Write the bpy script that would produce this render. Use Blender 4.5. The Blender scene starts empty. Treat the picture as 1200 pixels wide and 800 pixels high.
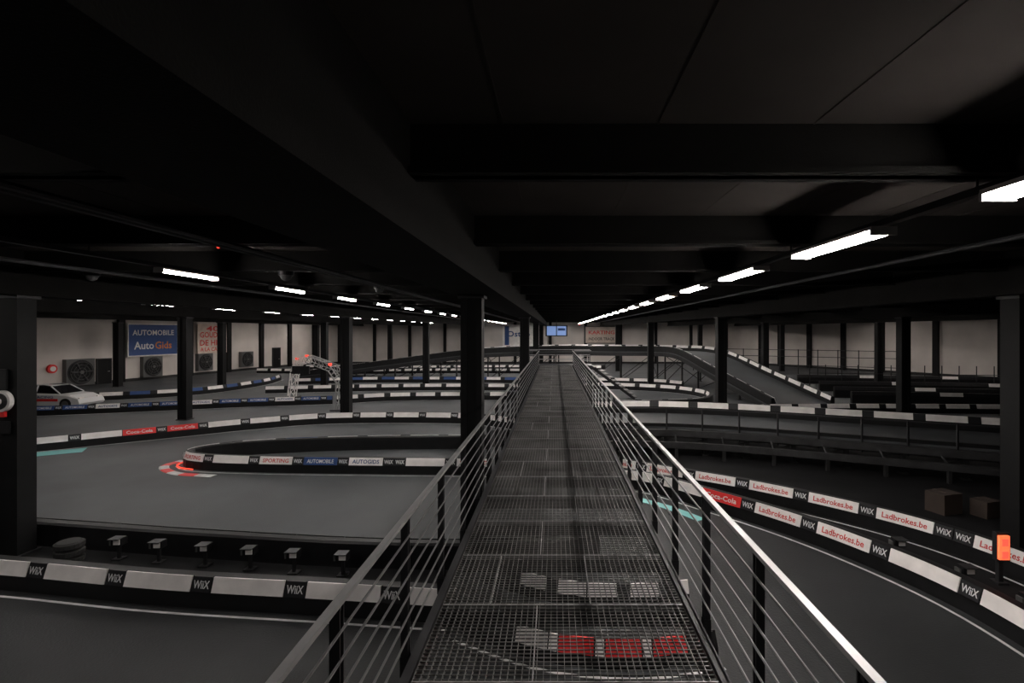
import bpy, math, random
from mathutils import Vector, Matrix
random.seed(4)
S=bpy.context.scene
CAMZ=4.5
# ---------------------------------------------------------------- materials
def mat(name,col,rough=.6,metal=0.0,emit=None,es=0,noise=0,nscale=5,bump=0,bscale=60,spec=.5):
    m=bpy.data.materials.new(name); m.use_nodes=True
    nt=m.node_tree; b=nt.nodes['Principled BSDF']
    b.inputs['Base Color'].default_value=(*col,1); b.inputs['Roughness'].default_value=rough
    b.inputs['Metallic'].default_value=metal
    b.inputs['Specular IOR Level'].default_value=spec
    if emit: 
        b.inputs['Emission Color'].default_value=(*emit,1); b.inputs['Emission Strength'].default_value=es
    tc=nt.nodes.new('ShaderNodeTexCoord')
    if noise:
        n=nt.nodes.new('ShaderNodeTexNoise'); n.inputs['Scale'].default_value=nscale; n.inputs['Detail'].default_value=6
        nt.links.new(tc.outputs['Object'],n.inputs['Vector'])
        r=nt.nodes.new('ShaderNodeMapRange'); r.inputs[1].default_value=.3; r.inputs[2].default_value=.7
        r.inputs[3].default_value=1-noise; r.inputs[4].default_value=1+noise
        nt.links.new(n.outputs[0],r.inputs[0])
        mx=nt.nodes.new('ShaderNodeVectorMath'); mx.operation='SCALE'; mx.inputs[0].default_value=col
        nt.links.new(r.outputs[0],mx.inputs['Scale']); nt.links.new(mx.outputs[0],b.inputs['Base Color'])
    if bump:
        n2=nt.nodes.new('ShaderNodeTexNoise'); n2.inputs['Scale'].default_value=bscale; n2.inputs['Detail'].default_value=4
        nt.links.new(tc.outputs['Object'],n2.inputs['Vector'])
        bp=nt.nodes.new('ShaderNodeBump'); bp.inputs['Strength'].default_value=bump; bp.inputs['Distance'].default_value=.02
        nt.links.new(n2.outputs[0],bp.inputs['Height']); nt.links.new(bp.outputs[0],b.inputs['Normal'])
    return m
M=dict(
 asphalt=mat('asphalt',(.062,.067,.071),.6,noise=.28,nscale=.35,bump=.25,bscale=30,spec=.3),
 asphalt2=mat('asphalt_shade',(.019,.0205,.022),.6,noise=.3,nscale=.5,bump=.25,bscale=30,spec=.3),  # asphalt copy with the dimmer foreground light put into its colour
 darkfloor=mat('dark_floor',(.007,.007,.008),.8,noise=.3,nscale=1.5,spec=.2),
 wall=mat('wall_paint',(.66,.61,.575),.85,noise=.10,nscale=.5),
 darkwall=mat('dark_wall_paint',(.03,.03,.03),.9,noise=.2,nscale=1),
 ceil=mat('ceiling_black_deck',(.060,.053,.049),.95,noise=.15,nscale=.8,spec=.1),
 beam=mat('black_concrete_beam',(.010,.0095,.009),.85,noise=.2,nscale=2,bump=.2,spec=.12),
 col=mat('black_column_paint',(.005,.005,.0055),.6,noise=.2,nscale=3,spec=.2),
 black=mat('black_plastic',(.007,.007,.008),.55,noise=.3,nscale=4,spec=.3),
 blk2=mat('black_board',(.012,.012,.014),.5,spec=.3),
 white=mat('white_board',(.88,.84,.82),.5,noise=.10,nscale=3),
 red=mat('red_board',(.75,.03,.03),.5), redtxt=mat('red_print',(.62,.04,.04),.6),
 blue=mat('blue_board',(.02,.065,.22),.5), txtw=mat('white_print',(.75,.75,.75),.6),
 orange=mat('orange_print',(.75,.22,.03),.6), beige=mat('beige_poster',(.62,.52,.45),.7,noise=.15,nscale=2),
 cyan=mat('turquoise_paint',(.2,.55,.55),.6),
 card=mat('cardboard',(.035,.023,.018),.8,noise=.15,nscale=4),
 line=mat('white_floor_paint',(.6,.6,.6),.6,noise=.25,nscale=4),
 galv=mat('galvanised_steel',(.145,.143,.14),.5,.3,noise=.45,nscale=1.2,spec=.5),
 seam=mat('bright_steel',(.34,.34,.34),.45,.3),
 rail=mat('brushed_steel_rail',(.40,.40,.40),.4,.5,noise=.1,nscale=3),
 rod=mat('steel_rod',(.22,.22,.22),.4,.5),
 dsteel=mat('dark_steel',(.020,.020,.022),.5,.3,noise=.2,nscale=3),
 trestle=mat('trestle_steel',(.040,.040,.042),.55,.3,noise=.3,nscale=3),
 msteel=mat('mid_steel',(.12,.12,.12),.5,.4),
 lamp=mat('lamp_tube',(.9,.9,.9),.5,emit=(1,.93,.87),es=80),
 lampL=mat('lamp_tube_soft',(.9,.9,.9),.5,emit=(1,.94,.89),es=102),
 lampW=mat('lamp_tube_wall',(.9,.9,.9),.5,emit=(1,.91,.84),es=125),
 lredm=mat('red_led',(.9,.1,.05),.5,emit=(1,.05,.03),es=2.2),
 orm=mat('orange_led',(.9,.3,.1),.5,emit=(1,.16,.06),es=1.1),
 redglow=mat('red_glow_strip',(.7,.1,.05),.5,emit=(1,.06,.03),es=1.2),
 screen=mat('screen_glow',(.1,.15,.3),.3,emit=(.3,.45,.85),es=.5),
 glass=mat('dark_glass',(.01,.01,.012),.1),
 carw=mat('white_car_paint',(.75,.75,.76),.25), tyre=mat('tyre_rubber',(.012,.012,.012),.8),
)
# ---------------------------------------------------------------- mesh builder
_tc={}
def textmesh(s):
    if s not in _tc:
        c=bpy.data.curves.new('t','FONT'); c.body=s; c.align_x='CENTER'; c.align_y='CENTER'; c.resolution_u=2; c.offset=.018
        o=bpy.data.objects.new('t',c); S.collection.objects.link(o)
        dg=bpy.context.evaluated_depsgraph_get(); me=bpy.data.meshes.new_from_object(o.evaluated_get(dg))
        vs=[v.co.copy() for v in me.vertices]; fs=[tuple(p.vertices) for p in me.polygons]
        x0=min(v.x for v in vs);x1=max(v.x for v in vs);y0=min(v.y for v in vs);y1=max(v.y for v in vs)
        vs=[((v.x-(x0+x1)/2)/(x1-x0),(v.y-(y0+y1)/2)/(y1-y0)) for v in vs]
        _tc[s]=(vs,fs); bpy.data.objects.remove(o); bpy.data.curves.remove(c); bpy.data.meshes.remove(me)
    return _tc[s]
class MB:
    def __init__(s): s.v=[];s.f=[];s.m=[];s.mats=[]
    def mi(s,k):
        if k not in s.mats: s.mats.append(k)
        return s.mats.index(k)
    def add(s,vs,fs,k):
        o=len(s.v); s.v+= [tuple(v) for v in vs]; i=s.mi(k)
        for f in fs: s.f.append(tuple(o+a for a in f)); s.m.append(i)
    def box(s,c,d,k,rz=0):
        hx,hy,hz=d[0]/2,d[1]/2,d[2]/2; ca,sa=math.cos(rz),math.sin(rz)
        vs=[]
        for z in(-hz,hz):
            for x,y in((-hx,-hy),(hx,-hy),(hx,hy),(-hx,hy)):
                vs.append((c[0]+x*ca-y*sa,c[1]+x*sa+y*ca,c[2]+z))
        s.add(vs,[(3,2,1,0),(4,5,6,7),(0,1,5,4),(1,2,6,5),(2,3,7,6),(3,0,4,7)],k)
    def obox(s,p0,p1,w,z0,z1,k,z0b=None,z1b=None):
        d=Vector((p1[0]-p0[0],p1[1]-p0[1])); 
        if d.length<1e-6:return
        n=Vector((-d.y,d.x)).normalized()*w/2
        z0b=z0 if z0b is None else z0b; z1b=z1 if z1b is None else z1b
        vs=[(p0[0]+n.x,p0[1]+n.y,z0),(p0[0]-n.x,p0[1]-n.y,z0),(p1[0]-n.x,p1[1]-n.y,z0b),(p1[0]+n.x,p1[1]+n.y,z0b),
            (p0[0]+n.x,p0[1]+n.y,z1),(p0[0]-n.x,p0[1]-n.y,z1),(p1[0]-n.x,p1[1]-n.y,z1b),(p1[0]+n.x,p1[1]+n.y,z1b)]
        s.add(vs,[(3,2,1,0),(4,5,6,7),(0,1,5,4),(1,2,6,5),(2,3,7,6),(3,0,4,7)],k)
    def cyl(s,a,b,r,k,n=10,r2=None):
        a=Vector(a);b=Vector(b);d=(b-a).normalized(); u=d.orthogonal().normalized(); w=d.cross(u); r2=r if r2 is None else r2
        vs=[a+(u*math.cos(t)+w*math.sin(t))*r for t in [2*math.pi*i/n for i in range(n)]]
        vs+=[b+(u*math.cos(t)+w*math.sin(t))*r2 for t in [2*math.pi*i/n for i in range(n)]]
        fs=[(i,(i+1)%n,n+(i+1)%n,n+i) for i in range(n)]+[tuple(range(n-1,-1,-1)),tuple(range(n,2*n))]
        s.add(vs,fs,k)
    def sweep(s,path,prof,k):
        vs=[];n=len(prof)
        for i,p in enumerate(path):
            nn=normal(path,i)
            for o,z in prof: vs.append((p.x+nn.x*o,p.y+nn.y*o,p.z+z))
        fs=[]
        for i in range(len(path)-1):
            for j in range(n):
                a=i*n+j;b=i*n+(j+1)%n; fs.append((a,b,b+n,a+n))
        fs+= [tuple(range(n)),tuple(range((len(path)-1)*n,len(path)*n))]
        s.add(vs,fs,k)
    def text(s,t,c,nrm,w,h,k):
        vs,fs=textmesh(t); n=Vector((nrm[0],nrm[1],0)).normalized(); r=(-n).cross(Vector((0,0,1)))
        s.add([(c[0]+r.x*x*w,c[1]+r.y*x*w,c[2]+y*h) for x,y in vs],fs,k)
    def build(s,name,smooth=False):
        me=bpy.data.meshes.new(name); me.from_pydata(s.v,[],s.f)
        for k in s.mats: me.materials.append(M[k])
        me.polygons.foreach_set('material_index',s.m)
        me.update()
        o=bpy.data.objects.new(name,me); S.collection.objects.link(o); return o
def normal(path,i):
    a=path[max(0,i-1)];b=path[min(len(path)-1,i+1)]
    d=Vector((b.x-a.x,b.y-a.y,0)).normalized(); return Vector((-d.y,d.x,0))
def smooth(pts,step=.35):
    P=[Vector((p[0],p[1],p[2] if len(p)>2 else 0)) for p in pts]
    if len(P)<3: dense=[P[0].lerp(P[-1],i/50) for i in range(51)]
    else:
        Q=[P[0]*2-P[1]]+P+[P[-1]*2-P[-2]]; dense=[]
        for i in range(1,len(Q)-2):
            for j in range(30):
                t=j/30; a,b,c,d=Q[i-1:i+3]
                dense.append(.5*((2*b)+(c-a)*t+(2*a-5*b+4*c-d)*t*t+(3*b-a-3*c+d)*t**3))
        dense.append(P[-1])
    out=[dense[0]];acc=0
    for i in range(1,len(dense)):
        acc+=(dense[i]-dense[i-1]).length
        if acc>=step: out.append(dense[i]);acc=0
    if (out[-1]-dense[-1]).length>.05: out.append(dense[-1])
    return out
def offs(path,o): return [p+normal(path,i)*o for i,p in enumerate(path)]
def at(path,L):
    acc=0
    for i in range(1,len(path)):
        d=(path[i]-path[i-1]).length
        if acc+d>=L: return path[i-1].lerp(path[i],max(0,(L-acc))/d)
        acc+=d
    return path[-1].copy()
def plen(path): return sum((path[i]-path[i-1]).length for i in range(1,len(path)))
TILT=.07
def barrier(pts,side=-1,pattern='NW',line=True,mb=None,start=0,txt=True,h=.5,bh=.225):
    own=mb is None
    if own: mb=MB()
    path=smooth(pts,.3) if not isinstance(pts[0],Vector) else pts
    mb.sweep(path,[(side*.17,0),(side*.17,max(.02,h-bh-.01)),(side*.08,h-.01),(-side*.08,h-.01),(-side*.12,h-.05),(-side*.12,0)],'black')
    fp=offs(path,side*.17); FL=plen(fp); s=start;i=0
    spec={'N':(1.25,'white',None,None),'W':(.36,'blk2','WiiX','txtw'),'L':(1.15,'white','Ladbrokes.be','redtxt'),
          'C':(1.1,'red','Coca-Cola','txtw'),'A':(1.1,'white','AUTOGIDS','blue'),'B':(1.1,'blue','AUTOMOBILE','txtw'),
          'R':(1.1,'white','SPORTING','redtxt'),'Q':(.5,'red',None,None),'q':(.14,'white',None,None),'k':(.2,'blk2',None,None),
          'K':(1.0,'blk2',None,None),'S':(.5,'white',None,None)}
    def pt(L,hh,out):
        p=at(fp,L); e=.05; a=at(fp,max(0,L-e)); b=at(fp,min(FL,L+e)); d=b-a; n=Vector((-d.y,d.x,0)).normalized()*side
        q=p-n*(TILT*hh*bh/.225)+n*out; return Vector((q.x,q.y,p.z+h-bh+bh*hh))
    while s<FL-.2:
        k=pattern[i%len(pattern)];i+=1
        l,m_,t,tm=spec[k]; e=min(s+l,FL)
        nseg=max(1,int((e-s)/.3)); vs=[];fs=[]
        for q in range(nseg+1):
            L=s+.012+(e-s-.024)*q/nseg
            vs+=[pt(L,0,.004),pt(L,0,.022),pt(L,1,.022),pt(L,1,.0)]
        for q in range(nseg):
            for j in range(4):
                a=q*4+j;b=q*4+(j+1)%4; fs.append((a,b,b+4,a+4))
        fs+=[(0,1,2,3),tuple(nseg*4+j for j in range(4))]
        mb.add(vs,fs,m_)
        if t and txt and e-s>l*.9:
            tv,tf=textmesh(t); mid=(s+e)/2; w=l*.78; hh=.52
            mb.add([pt(mid-side*x*w,.5+y*hh,.027) for x,y in tv],tf,tm)
        s=e
    if line:
        mb.sweep(path,[(side*.33,.004),(side*.38,.004),(side*.38,.008),(side*.33,.008)],'line')
    if own: return mb.build('track_barrier')

# ---------------------------------------------------------------- room shell
P_L0=Vector((-33,74,0)); P_L1=Vector((-40,40,0)); P_L2=Vector((-49.5,-6,0))
P_R0=Vector((26,74,0)); P_R1=Vector((43,47,0)); P_R2=Vector((48,-6,0))
f=MB(); f.box((-1,34,-.15),(106,84,.3),'asphalt'); f.build('floor')
c=MB(); c.box((-1,34,6.25),(106,84,.3),'ceil')
x=-48.4
while x<48:
    c.box((x,34,6.098),(.012,80,.006),'ceil'); x+=1.2
c.build('ceiling')
def wallseg(name,segs,k='wall'):
    w=MB()
    for a,b in segs: w.obox(a,b,.3,0,6.1,k)
    return w.build(name)
wallseg('wall_left',[(P_L0,P_L1),(P_L1,P_L2)])
wallseg('wall_back',[(P_L0,P_R0)])
wallseg('wall_right',[(P_R0,P_R1),(P_R1,P_R2)])
wallseg('wall_front',[(P_L2,P_R2)],'darkwall')
def wl(s,off=0,z=0):
    p=P_L1.lerp(P_L0,s); d=(P_L0-P_L1).normalized(); n=Vector((d.y,-d.x,0)); return p+n*(.15+off)+Vector((0,0,z)),d,n
def wr(s,off=0,z=0):
    p=P_R0.lerp(P_R1,s); d=(P_R1-P_R0).normalized(); n=Vector((d.y,-d.x,0))*1; n=-n if n.x>0 else n; return p+n*(.15+off)+Vector((0,0,z)),d,n
pil=MB()
for s in (-.06,.2,.4,.54,.68,.82,.96):
    p,d,n=wl(s,.15); pil.obox(p-d*.27,p+d*.27,.3,0,6.1,'col')
for i in range(12):
    pil.box((-30+i*4.9,73.75,3.05),(.4,.3,6.1),'col')
for s in (.109,.2,.326,.458,.591,.753,.92):
    p,d,n=wr(s,.15); pil.obox(p-d*.27,p+d*.27,.3,0,6.1,'col')
pil.build('wall_pilasters')
sk=MB()
for a,b in((P_L1,P_L0),(P_L0,P_R0),(P_R0,P_R1)):
    d=(b-a).normalized(); n=Vector((d.y,-d.x,0))*.17
    sk.obox(a+n,b+n,.04,0,.25,'darkwall')
sk.build('baseboard_back')

# beams
y=-2.37
while y<73:
    b=MB(); b.box((-1,y,5.9),(100,.1,.4),'beam'); b.box((-1,y,5.725),(100,.26,.05),'beam'); b.build('ceiling_beam'); y+=3.25
def girder(x0,x1,name='ceiling_girder',w=.42):
    g=MB(); a=(x0,-5.5);b=(x1,73)
    g.obox(a,b,w,5.34,6.1,'beam'); g.obox(a,b,w+.1,5.22,5.36,'beam'); g.build(name)
GX={-27:(-27.8,-26.6),-19:(-19.2,-18.4),-10:(-11.0,-10.1),0:(-1.55,-1.5),8:(9.9,6.5),17:(19.2,15.8),26:(28.5,25)}
for k,(a,b) in GX.items(): girder(a,b,w=.42 if k else .86)
def gx(k,Y): a,b=GX[k]; return a+(b-a)*(Y+5.5)/78.5
def column(x,y,w=.46,d=None):
    m=MB(); d=d or w
    m.box((x,y,2.61),(w*.46,d*.86,5.22),'col')
    m.box((x-w*.36,y,2.61),(w*.28,d,5.22),'col'); m.box((x+w*.36,y,2.61),(w*.28,d,5.22),'col')
    m.box((x,y,.02),(w+.1,d+.1,.04),'dsteel'); m.box((x,y,5.19),(w+.1,d+.1,.06),'dsteel')
    return m.build('steel_column')
for Y in(10.7,27,43,59.6):
    for k in GX:
        if Y==10.7 and k==-10: column(-11.1,Y,.86,.4)
        elif Y==10.7 and k==8: column(9.6,Y,.8,.46)
        elif Y==10.7 and k==0: column(-1.66,Y,.42,.4)
        else: column(gx(k,Y),Y,.46)
column(-35.5,43)

cd=MB()
for X,z in((-4.2,5.62),(-4.35,5.62),(-8.4,5.6),(5.6,5.64),(12,5.6),(-13.5,5.6)):
    cd.cyl((X,-5,z),(X,72,z),.035,'dsteel',8)
cd.build('ceiling_conduit')
def dome(x,y,z=5.62):
    m=MB(); m.cyl((x,y,z+.08),(x,y,z),.14,'dsteel',20); m.cyl((x,y,z),(x,y,z-.08),.12,'msteel',20,.08); m.cyl((x,y,z-.08),(x,y,z-.11),.08,'msteel',20,.03); m.build('smoke_detector')
dome(-9.3,10.63); dome(-4.6,13.88); dome(-5.4,10.63)

# ---------------------------------------------------------------- lamps
def lamp_line(X,ys,z,k,L=1.5,w=.2,trunk=True):
    if trunk:
        t=MB(); a=-3; b=min(ys[-1]+1,72); t.box((X,(a+b)/2,z+.085),(.09,b-a,.06),'dsteel')
        yy=.88
        while yy<ys[-1]:
            t.cyl((X,yy,z+.1),(X,yy,5.695),.012,'dsteel',6); yy+=3.25
        t.build('lamp_trunking')
    for Y in ys:
        m=MB(); m.box((X,Y,z+.035),(w,L,.036),'white'); 
        m.box((X-w*.27,Y,z),(w*.36,L-.06,.034),k); m.box((X+w*.27,Y,z),(w*.36,L-.06,.034),k)
        m.box((X,Y-L/2+.01,z),(w,.03,.07),'white'); m.box((X,Y+L/2-.01,z),(w,.03,.07),'white')
        m.build('fluorescent_lamp')
lamp_line(3.3,[3.05+3.15*i for i in range(22)],5.5,'lamp',1.8,.26)
lamp_line(-6.5,[-1.1,2.2]+[9.4+3.5*i for i in range(18)],5.5,'lampL',1.45,.16)  # first two lamps are unseen, added to brighten the near boards
lamp_line(-15,[4+4*i for i in range(16)],5.5,'lampL',1.45,.14)
B=lambda k:-.745+3.25*k
lamp_line(-23,[B(k) for k in range(8,22,2)],5.95,'lampW',1.45,.16,False)
lamp_line(-31,[B(k) for k in range(11,22,2)],5.95,'lampW',1.45,.16,False)
lamp_line(13,[B(k) for k in range(9,22,2)],5.95,'lampL',1.45,.16,False)  # this and next two rows are unseen lamps added to light the right
lamp_line(21.5,[B(k) for k in range(11,22,2)],5.95,'lampW',1.45,.16,False)
lamp_line(32,[B(k) for k in range(11,18,2)],5.95,'lampW',1.45,.16,False)
for x in (-29.5,-22.5,-14,-6,1.8,11,20):
    m=MB(); m.box((x,72.3,6.0),(1.5,.18,.05),'white'); m.box((x,72.3,5.955),(1.4,.14,.04),'lampW'); m.build('fluorescent_lamp')

# ---------------------------------------------------------------- walkway
WZ=2.3; Y0=-1.6; Y1=34
g=MB(); xl,xr=-.9,1.03
n=int((xr-xl)/.045)
for i in range(n+1):
    x=xl+i*(xr-xl)/n; g.box((x,(Y0+Y1)/2,WZ-.013),(.0045,Y1-Y0,.026),'galv')
yy=Y0
while yy<Y1:
    g.box(((xl+xr)/2,yy,WZ-.006),(xr-xl,.005,.009),'galv'); yy+=.045
yy=.5;i=0
while yy<Y1:
    g.box(((xl+xr)/2,yy,WZ-.014),(xr-xl,.013,.034),'seam')
    for X in ([-.14] if i%2 else [.27] if i%4 else [-.52,.29]):
        g.box((X,yy+.46,WZ-.014),(.009,.92,.034),'seam')
    g.box(((xl+xr)/2,yy,WZ-.1),(xr-xl,.06,.12),'dsteel')
    yy+=.94;i+=1
for X in(xl-.04,xr+.04):
    g.box((X,(Y0+Y1)/2,WZ-.09),(.06,Y1-Y0,.22),'dsteel')
for Y in (1.2,13.5,27.5,33.5):
    for X in(xl-.05,xr+.05):
        g.box((X,Y,(WZ-.2)/2),(.12,.12,WZ-.2),'dsteel')
    g.box((.06,Y,WZ-.26),(2.1,.12,.14),'dsteel')
g.build('steel_walkway')
def railing(X,y0,sp):
    r=MB(); zt=WZ+.95; yy=y0
    L=Y1-Y0
    r.box((X,(Y0+Y1)/2,zt),(.04,L,.026),'rail')
    for q in range(6):
        r.cyl((X,Y0,WZ+.12+q*.135),(X,Y1,WZ+.12+q*.135),.0075,'rod',6)
    sgn=1 if X>0 else -1
    while yy<Y1:
        r.box((X+sgn*.03,yy-.022,WZ+.36),(.05,.01,1.12),'dsteel'); r.box((X+sgn*.03,yy+.022,WZ+.36),(.05,.01,1.12),'dsteel')
        r.box((X+sgn*.03,yy,WZ+.9),(.03,.05,.05),'dsteel'); r.box((X+sgn*.03,yy,WZ-.1),(.06,.06,.14),'dsteel')
        yy+=sp
    r.build('walkway_railing')
railing(1.15,-.12,1.06); railing(-1.0,-.95,1.15)
e=MB(); e.box((.1,35.03,WZ-.1),(4.6,2,.2),'dsteel')
for X in(-2.1,2.3):
    e.box((X,34.2,1.05),(.12,.12,2.1),'dsteel'); e.box((X,35.8,1.05),(.12,.12,2.1),'dsteel')
for z in(.3,.6,.95):
    e.box((.1,35.95,WZ+z),(4.6,.04,.04),'rail'); 
    e.box((-1.65,34.05,WZ+z),(1.1,.04,.04),'rail'); e.box((1.8,34.05,WZ+z),(1.1,.04,.04),'rail')
for X in(-2.2,-1.1,.1,1.3,2.4): e.box((X,35.95,WZ+.48),(.04,.04,.96),'dsteel')
for i in range(10): e.box((2.9+i*.26,35,WZ-.2-i*.21),(.28,1.2,.04),'galv')
e.obox((2.5,35.6),(5.2,35.6),.06,WZ-.3,WZ-.1,'dsteel',0,.2); e.obox((2.5,34.4),(5.2,34.4),.06,WZ-.3,WZ-.1,'dsteel',0,.2)
e.build('stair_platform')

# ---------------------------------------------------------------- ground barriers (left)
barrier([(-13.5,9.9),(-9.5,9.35),(-6.5,8.85),(-3.8,8.55),(-1.6,8.3)],-1,'NW')
barrier([(-1.3,8.0),(-.3,7.45),(.4,7.25),(1.2,7.2),(2.2,7.4)],-1,'kSqQqQqQk',h=.38,bh=.2,start=.75)
barrier([(-1.2,9.6),(0,8.95),(1.0,8.75),(2.2,8.9)],-1,'kSkSS',h=.38,bh=.2,start=.6,line=False)
barrier([(-14,11.7),(-10.7,11.2),(-7,10.6),(-3.4,10.15),(-.6,10.15),(.85,10.6)],1,'K')
hp=[(-2.5,20.4),(-7,20.2),(-10.4,19.6),(-12.0,18.8),(-12.35,17.9),(-11.4,17.3),(-9,17.0),(-6,16.85),(-2.0,16.7)]
barrier(hp,-1,'WNWRWNWRWBWAW',line=True)
barrier([(-26,17.5),(-20.5,19.4),(-18,21.2),(-16,22.8),(-14,24.4),(-10.8,26.0),(-4.6,26.0),(-1.3,24.2)],-1,'NWNWNWNWNWNCWCWNWNWNWNWNWNW',start=.2)
barrier([(-34,26.9),(-26.7,28.6),(-22,30.3),(-18,31.8),(-13.8,32.9)],-1,'WAWBWB')
barrier([(-13.6,33.0),(-10,34.6),(-2.6,34.9)],-1,'NWNW',txt=False)
barrier([(-36,33),(-30,34.5),(-25.5,37.7),(-24.5,44),(-25.5,49)],-1,'WNWB',txt=False)
barrier([(-21,38.5),(-14,40),(-8,40.5),(-2,40.2)],-1,'NW',txt=False)
barrier([(-22,44.8),(-16,46.5),(-9,46.6),(-2,46)],-1,'NWB',txt=False)
barrier([(-32,57),(-22,56.0),(-12,57),(-2,56.5)],-1,'NW',txt=False)
barrier([(-31,63),(-20,61.5),(-8,62.5),(6,62.5)],-1,'NW',txt=False)
# right
barrier([(1.3,15.5),(2.7,15.0),(3.9,13.6),(5.0,12.2),(5.9,10.7),(6.6,9.0),(6.85,7.4),(6.8,5.2),(6.3,2)],-1,'WNWNCWLWLWNWNWN')
barrier([(1.35,17.2),(3.0,16.0),(5.2,14.4),(6.9,12.7),(8.0,11.2),(8.6,9.6),(8.8,7.5),(8.7,3)],-1,'WLWLWLWLWLWLW')
barrier([(1.8,41.5),(5,41),(8.8,39),(10.3,35.5),(9,32),(6.2,30.9),(3,30.7)],-1,'NW',txt=False)
barrier([(2.2,28.6),(7.5,28.4),(13,29.2),(20,29.2),(30,28.6)],-1,'NW',txt=False)
barrier([(2,46),(8,44.7),(10.3,42.5)],-1,'NW',txt=False)
for (a,b) in (((18.6,33.2),(29,31.0)),((19,36),(31,33.6)),((20,40),(35,37)),((21,45.8),(38,42.8))):
    barrier([a,((a[0]+b[0])/2,(a[1]+b[1])/2+.3),b],-1,'KKKKKN',txt=False,line=False,h=.75)

d=MB()
def poly(pts,z,k): d.add([(x,y,z) for x,y in pts],[tuple(range(len(pts)))],k)
poly([(-14,10),(-9.5,9.45),(-3.8,8.65),(-.9,8.4),(-.9,10.2),(-3.4,10.1),(-7,10.55),(-10.7,11.05),(-14,11.5)],.004,'darkfloor')
poly([(1.2,17.2),(2.8,15.1),(4,13.7),(5.1,12.3),(6,10.8),(6.7,9.1),(6.95,7.4),(6.9,5.2),(6.4,2),(20,2),(30,9),(19,24),(3,24),(-3,24),(-2.5,20.6),(1,20.4)],.004,'darkfloor')
d.build('dark_floor_patch')  # flat patches of darker floor between barriers and under the deck
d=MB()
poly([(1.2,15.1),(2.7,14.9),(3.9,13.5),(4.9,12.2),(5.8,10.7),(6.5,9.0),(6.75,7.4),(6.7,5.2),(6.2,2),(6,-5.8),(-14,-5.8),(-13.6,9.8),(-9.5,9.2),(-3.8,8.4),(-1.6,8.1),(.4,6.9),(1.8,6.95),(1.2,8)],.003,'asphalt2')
d.build('track_shade_overlay')  # overlay that paints the weaker light near the camera onto the floor
k=MB()
pth=smooth([(-25.5,16.9),(-20.6,18.6),(-17.9,20.2)],.4); k.sweep(pth,[(-.6,.004),(.25,.004),(.25,.01),(-.6,.01)],'cyan')
pth=smooth([(2.0,14.4),(2.9,13.5),(3.5,12.6)],.4); k.sweep(pth,[(-.14,.004),(.14,.004),(.14,.01),(-.14,.01)],'cyan')
k.build('turquoise_kerb')
k=MB(); arc=smooth([(-10.6,16.45),(-12.0,16.75),(-13.0,17.6),(-12.95,18.4)],.25)
for i in range(0,len(arc)-1,2):
    seg=arc[i:i+3]
    if len(seg)>1: k.sweep(seg,[(-.14,.003),(-.1,.02),(.1,.02),(.14,.003)],'red' if (i//2)%2 else 'line')
k.build('kerb_stone')
k=MB(); arc=smooth([(-12.62,18.3),(-12.68,17.8),(-12.3,17.35),(-11.7,17.1)],.2)
k.sweep(arc,[(-.02,.02),(-.02,.05),(.02,.05),(.02,.02)],'redglow'); k.build('added_glow_strip')  # glowing strip added to give the red glow on the floor here

def floodlight(x,y):
    m=MB(); m.box((x,y,.15),(.05,.05,.3),'dsteel'); m.box((x,y,.02),(.18,.18,.02),'dsteel')
    m.box((x,y,.36),(.2,.16,.13),'black'); m.box((x+.02,y-.09,.37),(.12,.02,.1),'white'); m.box((x,y-.06,.44),(.22,.22,.015),'dsteel')
    m.box((x-.14,y,.34),(.03,.12,.1),'msteel'); m.build('marker_floodlight')
for x,y in((-8.6,10.45),(-7.7,10.3),(-6.7,10.15),(-5.75,10.0),(-4.85,9.85),(-3.9,9.75),(7.15,9.2),(7.35,8.2),(6.75,10.4)): floodlight(x,y)
def tyres(x,y,n=3):
    m=MB()
    for i in range(n):
        z=i*.14; m.cyl((x,y,z+.0),(x,y,z+.03),.19,'tyre',20,.24); m.cyl((x,y,z+.03),(x,y,z+.11),.24,'tyre',20); m.cyl((x,y,z+.11),(x,y,z+.14),.24,'tyre',20,.19)
    m.build('tyre_stack')
tyres(-9.45,10.3,3)
for x,y,s_ in((9.7,13.2,.5),(10.5,12.9,.4)):
    m=MB(); m.box((x,y,s_/2),(s_*1.2,s_,s_),'card',.3); m.box((x,y,s_+.004),(s_*.2,s_*.96,.008),'card',.3); m.build('cardboard_box')

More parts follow.
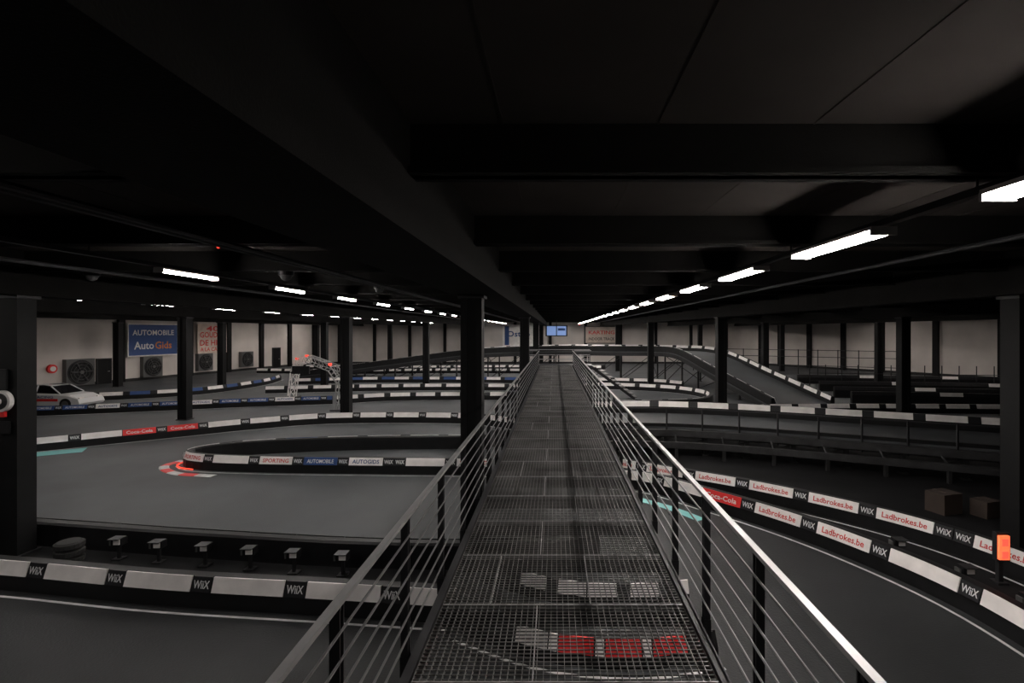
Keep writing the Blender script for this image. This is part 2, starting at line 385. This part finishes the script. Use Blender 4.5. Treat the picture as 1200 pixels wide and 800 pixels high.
# ---------------------------------------------------------------- elevated tracks
def elevated(name,pts,w,post=3.0,edgerail=False,pat='WN'):
    mb=MB(); path=smooth(pts,.5); ST='trestle' if edgerail else 'dsteel'
    h=w/2
    mb.sweep(path,[(-h,-.08),(-h,0),(h,0),(h,-.08)],'asphalt')
    for o in(-h+.05,h-.05): mb.sweep(path,[(o-.06,-.38),(o-.06,-.07),(o+.06,-.07),(o+.06,-.38)],ST)
    L=plen(path);s=.5
    while s<L:
        p=at(path,s); q=at(path,min(s+.3,L-.01)); pb=at(path,max(s-.3,0)); dd=(q-pb); n=Vector((-dd.y,dd.x,0)).normalized()
        if p.z>.5:
            a=p+n*(h-.1);b=p-n*(h-.1)
            mb.obox(a,b,.12,p.z-.36,p.z-.1,ST)
            for c_ in(a,b): mb.box((c_.x,c_.y,(p.z-.2)/2),(.12,.12,p.z-.2),ST); mb.box((c_.x,c_.y,.02),(.25,.25,.04),ST)
            mb.cyl((a.x,a.y,.1),(b.x,b.y,p.z-.3),.03,ST,6)
            if p.z>.9:
                p2=at(path,min(s+post,L)); a2=p2+n*(h-.1); b2=p2-n*(h-.1)
                for u,v in((a,a2),(b,b2)): mb.cyl((u.x,u.y,.1),(v.x,v.y,v.z-.35),.03,ST,6)
        s+=post
    barrier(offs(path,h-.17),-1,pat,line=False,mb=mb,txt=False)
    if not edgerail: barrier(offs(path,-h+.17),1 ,pat,line=False,mb=mb,txt=False)
    if edgerail:
        mb.sweep(path,[(-h,0),(-h,.12),(-h+.12,.12),(-h+.16,0)],'black')
        mb.sweep(path,[(-h+.3,.002),(-h+.3,.006),(-h+.37,.006),(-h+.37,.002)],'line')
        ep=offs(path,-h-.12); s=.3; LL=plen(ep)
        while s<LL:
            p=at(ep,s); mb.box((p.x,p.y,p.z+.15),(.05,.05,1.1),'dsteel'); s+=1.25
        mb.sweep(ep,[(-.12,-.3),(-.12,-.08),(.1,-.08),(.1,-.3)],'trestle')
        mb.sweep(ep,[(-.018,.66),(-.018,.7),(.018,.7),(.018,.66)],'dsteel')
        mb.sweep(ep,[(-.05,-.75),(-.05,-.6),(.05,-.6),(.05,-.75)],'trestle')
        mb.sweep(offs(ep,-.5),[(-.08,-.62),(-.08,-.42),(.08,-.42),(.08,-.62)],'trestle')
        s=.8
        op=offs(ep,-.5)
        while s<plen(op):
            p=at(op,s); mb.box((p.x,p.y,(p.z-.5)/2),(.1,.1,p.z-.5),'trestle'); q=at(ep,s); mb.cyl((p.x,p.y,p.z-.5),(q.x,q.y,q.z-.2),.03,'trestle',6); s+=1.6
    return mb.build(name)
elevated('elevated_track',[(-.9,21.9,.8),(3.3,21.3,1),(6.6,20.6,1),(10.5,18.9,1),(14.4,17,1),(19,15.0,1.0),(25,13.4,1.0)],3.6,edgerail=True,post=1.6)
elevated('elevated_track',[(-24,52.5,.2),(-15,51.5,1.4),(-7,50.5,2.4),(0,49.5,2.7),(6,49,2.7),(10,48,2.7),(12.2,44.5,2.55),(13.6,38,1.3),(14.9,31.7,.05)],4.4,post=3)
# ---------------------------------------------------------------- wall items
def fan(s,z,dm):
    p,dd,n=wl(s,.22,z); m=MB(); r=dm/2
    m.obox(p-dd*r*1.08,p+dd*r*1.08,.4,z-r*1.08,z+r*1.08,'msteel')
    f0=p+n*.2
    for rr,kk in((r,'dsteel'),(r*.88,'black')):
        m.cyl(f0,f0+n*.03,rr,kk,28); f0=f0+n*.03
    for i in range(6):
        t=i*math.pi/3; v=dd*math.cos(t)+Vector((0,0,1))*math.sin(t); m.cyl(f0+v*.1,f0+v*r*.82,.05,'dsteel',6,.12*r)
    for rr in(.35,.6,.85): 
        for i in range(24):
            t=i*math.pi/12;t2=t+math.pi/12
            a=f0+n*.06+(dd*math.cos(t)+Vector((0,0,1))*math.sin(t))*r*rr; b=f0+n*.06+(dd*math.cos(t2)+Vector((0,0,1))*math.sin(t2))*r*rr
            m.cyl(a,b,.015,'msteel',4)
    m.cyl(f0,f0+n*.08,.15*r,'msteel',14)
    m.build('wall_fan')
fan(.0995,1.15,2.0); fan(.28,1.2,1.75); fan(.447,1.3,1.65); fan(.61,1.3,1.6)
def door(s,w,h,i):
    p,dd,n=wl(s,.08); m=MB(); m.obox(p-dd*w/2,p+dd*w/2,.08,0,h,'col')
    m.obox(p-dd*(w/2+.08),p-dd*w/2,.14,0,h+.08,'dsteel'); m.obox(p+dd*w/2,p+dd*(w/2+.08),.14,0,h+.08,'dsteel'); m.obox(p-dd*w/2,p+dd*w/2,.14,h,h+.08,'dsteel')
    q=p+dd*w*.38+n*.08; m.cyl((q.x,q.y,1.05),(q.x-dd.x*.15,q.y-dd.y*.15,1.05),.02,'rail',8)
    m.build('door_%d'%i)
door(.1595,1.1,2.1,1); door(.754,1.2,2.4,2)
def banner(p,dd,n,w,z0,z1,bg,texts,frame='dsteel',name='advertising_banner'):
    m=MB(); m.obox(p-dd*w/2,p+dd*w/2,.06,z0,z1,bg)
    for a,b in((z0-.1,z0),(z1,z1+.1)): m.obox(p-dd*(w/2+.1),p+dd*(w/2+.1),.1,a,b,frame)
    for sg in(-1,1): m.obox(p+dd*sg*(w/2),p+dd*sg*(w/2+.1),.1,z0,z1,frame)
    for t,fx,fz,tw,th,kk in texts:
        c_=p+dd*fx*w+n*.04; m.text(t,(c_.x,c_.y,z0+(z1-z0)*fz),n,tw,th,kk)
    m.build(name)
p,dd,n=wl(.283,.35); 
banner(p,dd,n,4.8,2.3,5.1,'blue',[('AUTOMOBILE',0,.74,4.1,.5,'txtw'),('Auto',-.2,.32,1.9,.7,'txtw'),('Gids',.2,.32,1.7,.7,'orange')],'white')
p,dd,n=wl(.472,.35)
banner(p,dd,n,3.5,2.3,5.15,'beige',[('40',0,.87,1.6,.55,'redtxt'),('GOUDEN',0,.64,3.1,.6,'redtxt'),('DE HITS',0,.35,3.1,.6,'redtxt'),('A LA CARTE',0,.11,3.0,.4,'redtxt')],'beige')
banner(Vector((-5.0,73.3,0)),Vector((1,0,0)),Vector((0,-1,0)),4.2,2.4,5.3,'white',[('Osteo',0,.6,3.2,.8,'blue')],'white')
m=MB(); m.box((-6.6,73.1,3.9),(.6,.05,2.6),'blue'); m.build('blue_wall_panel')
banner(Vector((6.5,73.3,0)),Vector((1,0,0)),Vector((0,-1,0)),4.4,2.9,5.1,'beige',[('KARTING',0,.65,3.6,.5,'redtxt'),('INDOOR TRACK',0,.25,3.6,.4,'dsteel')],'msteel')
m=MB(); m.box((.2,58,4.55),(2.4,.12,1.2),'black'); m.box((-.35,57.92,4.55),(1.0,.03,1.0),'screen'); m.box((.75,57.92,4.55),(1.0,.03,1.0),'screen')
m.box((.75,57.9,4.7),(.8,.02,.25),'blue'); m.cyl((.2,58,5.1),(.2,58,6.08),.04,'dsteel'); m.build('timing_screen')

m=MB(); cx=-10.86; m.box((cx-.1,10.46,3.55),(.26,.04,.4),'dsteel'); m.cyl((cx-.06,10.49,3.12),(cx-.06,10.40,3.12),.21,'white',28); m.cyl((cx-.06,10.40,3.12),(cx-.06,10.38,3.12),.16,'dsteel',28)
m.cyl((cx-.06,10.38,3.12),(cx-.06,10.34,3.12),.07,'white',16); m.box((cx-.06,10.44,2.86),(.16,.06,.1),'red'); m.box((cx-.06,10.46,2.6),(.3,.04,.24),'black'); m.build('fire_hose_reel')
p,dd,n=wl(.045,.02,1.55); m=MB(); m.cyl(p,p+n*.2,.34,'red',24); m.cyl(p+n*.2,p+n*.25,.2,'white',20); m.build('fire_hose_reel')
def led(x,y,z,k='lredm',s=.09):
    m=MB(); m.box((x,y,z),(s*1.6,s*.8,s*1.6),'black'); m.cyl((x,y-s*.4,z),(x,y-s*1.1,z),s*.6,k,14,s*.45)
    m.build('signal_light')
led(-20.3,28.9,.1);led(19.6,31,.1);led(2.6,55,5.2);led(-4.6,7.25,5.65,s=.03)
m=MB(); m.box((7.95,9.46,.3),(.08,.08,.6),'dsteel'); m.box((7.95,9.42,.68),(.24,.1,.5),'dsteel'); m.box((7.93,9.35,.68),(.18,.06,.42),'orm'); m.box((7.93,9.31,.78),(.1,.02,.12),'lredm'); m.box((7.93,9.31,.56),(.1,.02,.12),'lredm'); m.box((7.95,9.46,.02),(.2,.2,.04),'dsteel'); m.build('warning_light')

def truss(m,a,b,w,k='seam'):
    a=Vector(a);b=Vector(b);d_=(b-a).normalized();u=d_.cross(Vector((0,0,1)))
    if u.length<.1:u=Vector((1,0,0))
    u.normalize();v=d_.cross(u).normalized()
    cs=[(u+v)*w/2,(u-v)*w/2,(-u-v)*w/2,(-u+v)*w/2]
    for c_ in cs: m.cyl(a+c_,b+c_,.035,k,6)
    L=(b-a).length;nn=max(2,int(L/w/1.2))
    for i in range(nn):
        p0=a+(b-a)*i/nn;p1=a+(b-a)*(i+1)/nn
        for j in range(4): m.cyl(p0+cs[j],p1+cs[(j+1)%4],.022,k,5)
m=MB(); A=[(-12.2,30.2,0),(-12.2,30.2,1.7),(-13.2,31.4,2.35),(-15.6,33.6,2.75),(-17.0,35.2,2.5),(-17.6,35.8,1.6),(-18.0,36.2,0)]
for i in range(6): truss(m,A[i],A[i+1],.42,'white' if i>2 else 'seam')
m.box((-12.2,30.2,.03),(.9,.9,.06),'dsteel'); m.box((-18,36.2,.03),(.9,.9,.06),'dsteel')
for i in(2,3,4): m.box((A[i][0],A[i][1]-.3,A[i][2]+.2),(.16,.1,.12),'lredm')
m.box((-16.4,34.2,2.0),(1.1,.15,.5),'black'); m.build('truss_gate')

def car(x,y):
    m=MB()
    prof=[(-2.1,.25),(-2.15,.75),(-1.9,.92),(-1.3,.95),(.7,.9),(1.5,.82),(2.05,.62),(2.15,.35),(2.05,.22)]
    n=len(prof)
    secs=[(-.86,.9),(-.78,1),(.78,1),(.86,.9)]
    vs=[]
    for yy,sc in secs:
        for a,b in prof: vs.append((x+a*(.97+.03*sc),y+yy,.22+(b-.22)*sc))
    fs=[(s*n+i,s*n+(i+1)%n,(s+1)*n+(i+1)%n,(s+1)*n+i) for s in range(3) for i in range(n)]+[tuple(range(n)),tuple(range(3*n,4*n))]
    m.add(vs,fs,'carw')
    cab=[(-1.8,.93),(-1.2,1.32),(-.2,1.38),(.3,1.3),(.95,.9)]
    vs=[]
    for yy in(-1,1):
        for a,b in cab: vs.append((x+a,y+yy*(.76 if b<1 else .6),b))
    nn=5; m.add(vs,[(i,(i+1)%nn,nn+(i+1)%nn,nn+i) for i in range(nn)]+[tuple(range(5)),tuple(range(5,10))],'glass')
    m.add([(x+a,y+b,c_) for a,b,c_ in((-1.25,-.61,1.34),(-.15,-.61,1.4),(.3,-.58,1.32),(.3,.58,1.32),(-.15,.61,1.4),(-1.25,.61,1.34))],[(0,1,2,3,4,5)],'carw')
    for a0,a1 in(((-1.8,.93),(-1.2,1.33)),((.3,1.31),(.95,.9)),((-.45,.93),(-.45,1.37))):
        for sg in(-1,1): m.cyl((x+a0[0],y+sg*(.77 if a0[1]<1 else .61),a0[1]),(x+a1[0],y+sg*(.77 if a1[1]<1 else .61),a1[1]),.035,'carw',6)
    for wx in(-1.3,1.35):
        for wy in(-.8,.8):
            m.cyl((x+wx,y+wy-.11,.32),(x+wx,y+wy+.11,.32),.32,'tyre',24); m.cyl((x+wx,y+wy-.13,.32),(x+wx,y+wy+.13,.32),.19,'msteel',16)
    m.box((x-1.9,y,1.25),(.3,1.5,.03),'dsteel'); m.box((x-1.9,y-.5,1.08),(.05,.05,.3),'dsteel'); m.box((x-1.9,y+.5,1.08),(.05,.05,.3),'dsteel')
    m.box((x+2.0,y-.6,.62),(.12,.3,.12),'white'); m.box((x+2.0,y+.6,.62),(.12,.3,.12),'white')
    m.box((x+.1,y-.865,.55),(1.6,.02,.14),'red'); m.text('RACING',(x+.1,y-.88,.72),(0,-1),1.1,.14,'blue')
    m.build('race_car')
car(-29.4,31.2)

fe=MB()
for i in range(14):
    x=20+i*1.15; y=41.5-i*.2; fe.cyl((x,y,0),(x,y,1.9),.035,'dsteel',8)
for z in(.6,1.2): fe.obox((20,41.5),(35,38.9),.04,z,z+.05,'dsteel')
fe.build('pit_fence')
fe=MB()
for i in range(12):
    x=16+i*1.6; y=61-i*.9; fe.cyl((x,y,0),(x,y,2.6),.05,'dsteel',8)
for z in(.9,1.8,2.5): fe.obox((16,61),(33.6,51.1),.05,z,z+.06,'dsteel')
fe.build('pit_fence')

w=bpy.data.worlds.new('World'); S.world=w; w.use_nodes=True
w.node_tree.nodes['Background'].inputs[0].default_value=(0,0,0,1); w.node_tree.nodes['Background'].inputs[1].default_value=0
cam=bpy.data.cameras.new('camera'); co=bpy.data.objects.new('camera',cam); S.collection.objects.link(co)
co.location=(0,0,CAMZ); co.rotation_euler=(math.radians(90),0,0)
cam.sensor_width=36; cam.lens=18.6; cam.shift_x=-50/1200; cam.shift_y=-12/1200; cam.clip_start=.05; cam.clip_end=300
S.camera=co
S.view_settings.view_transform='Standard'
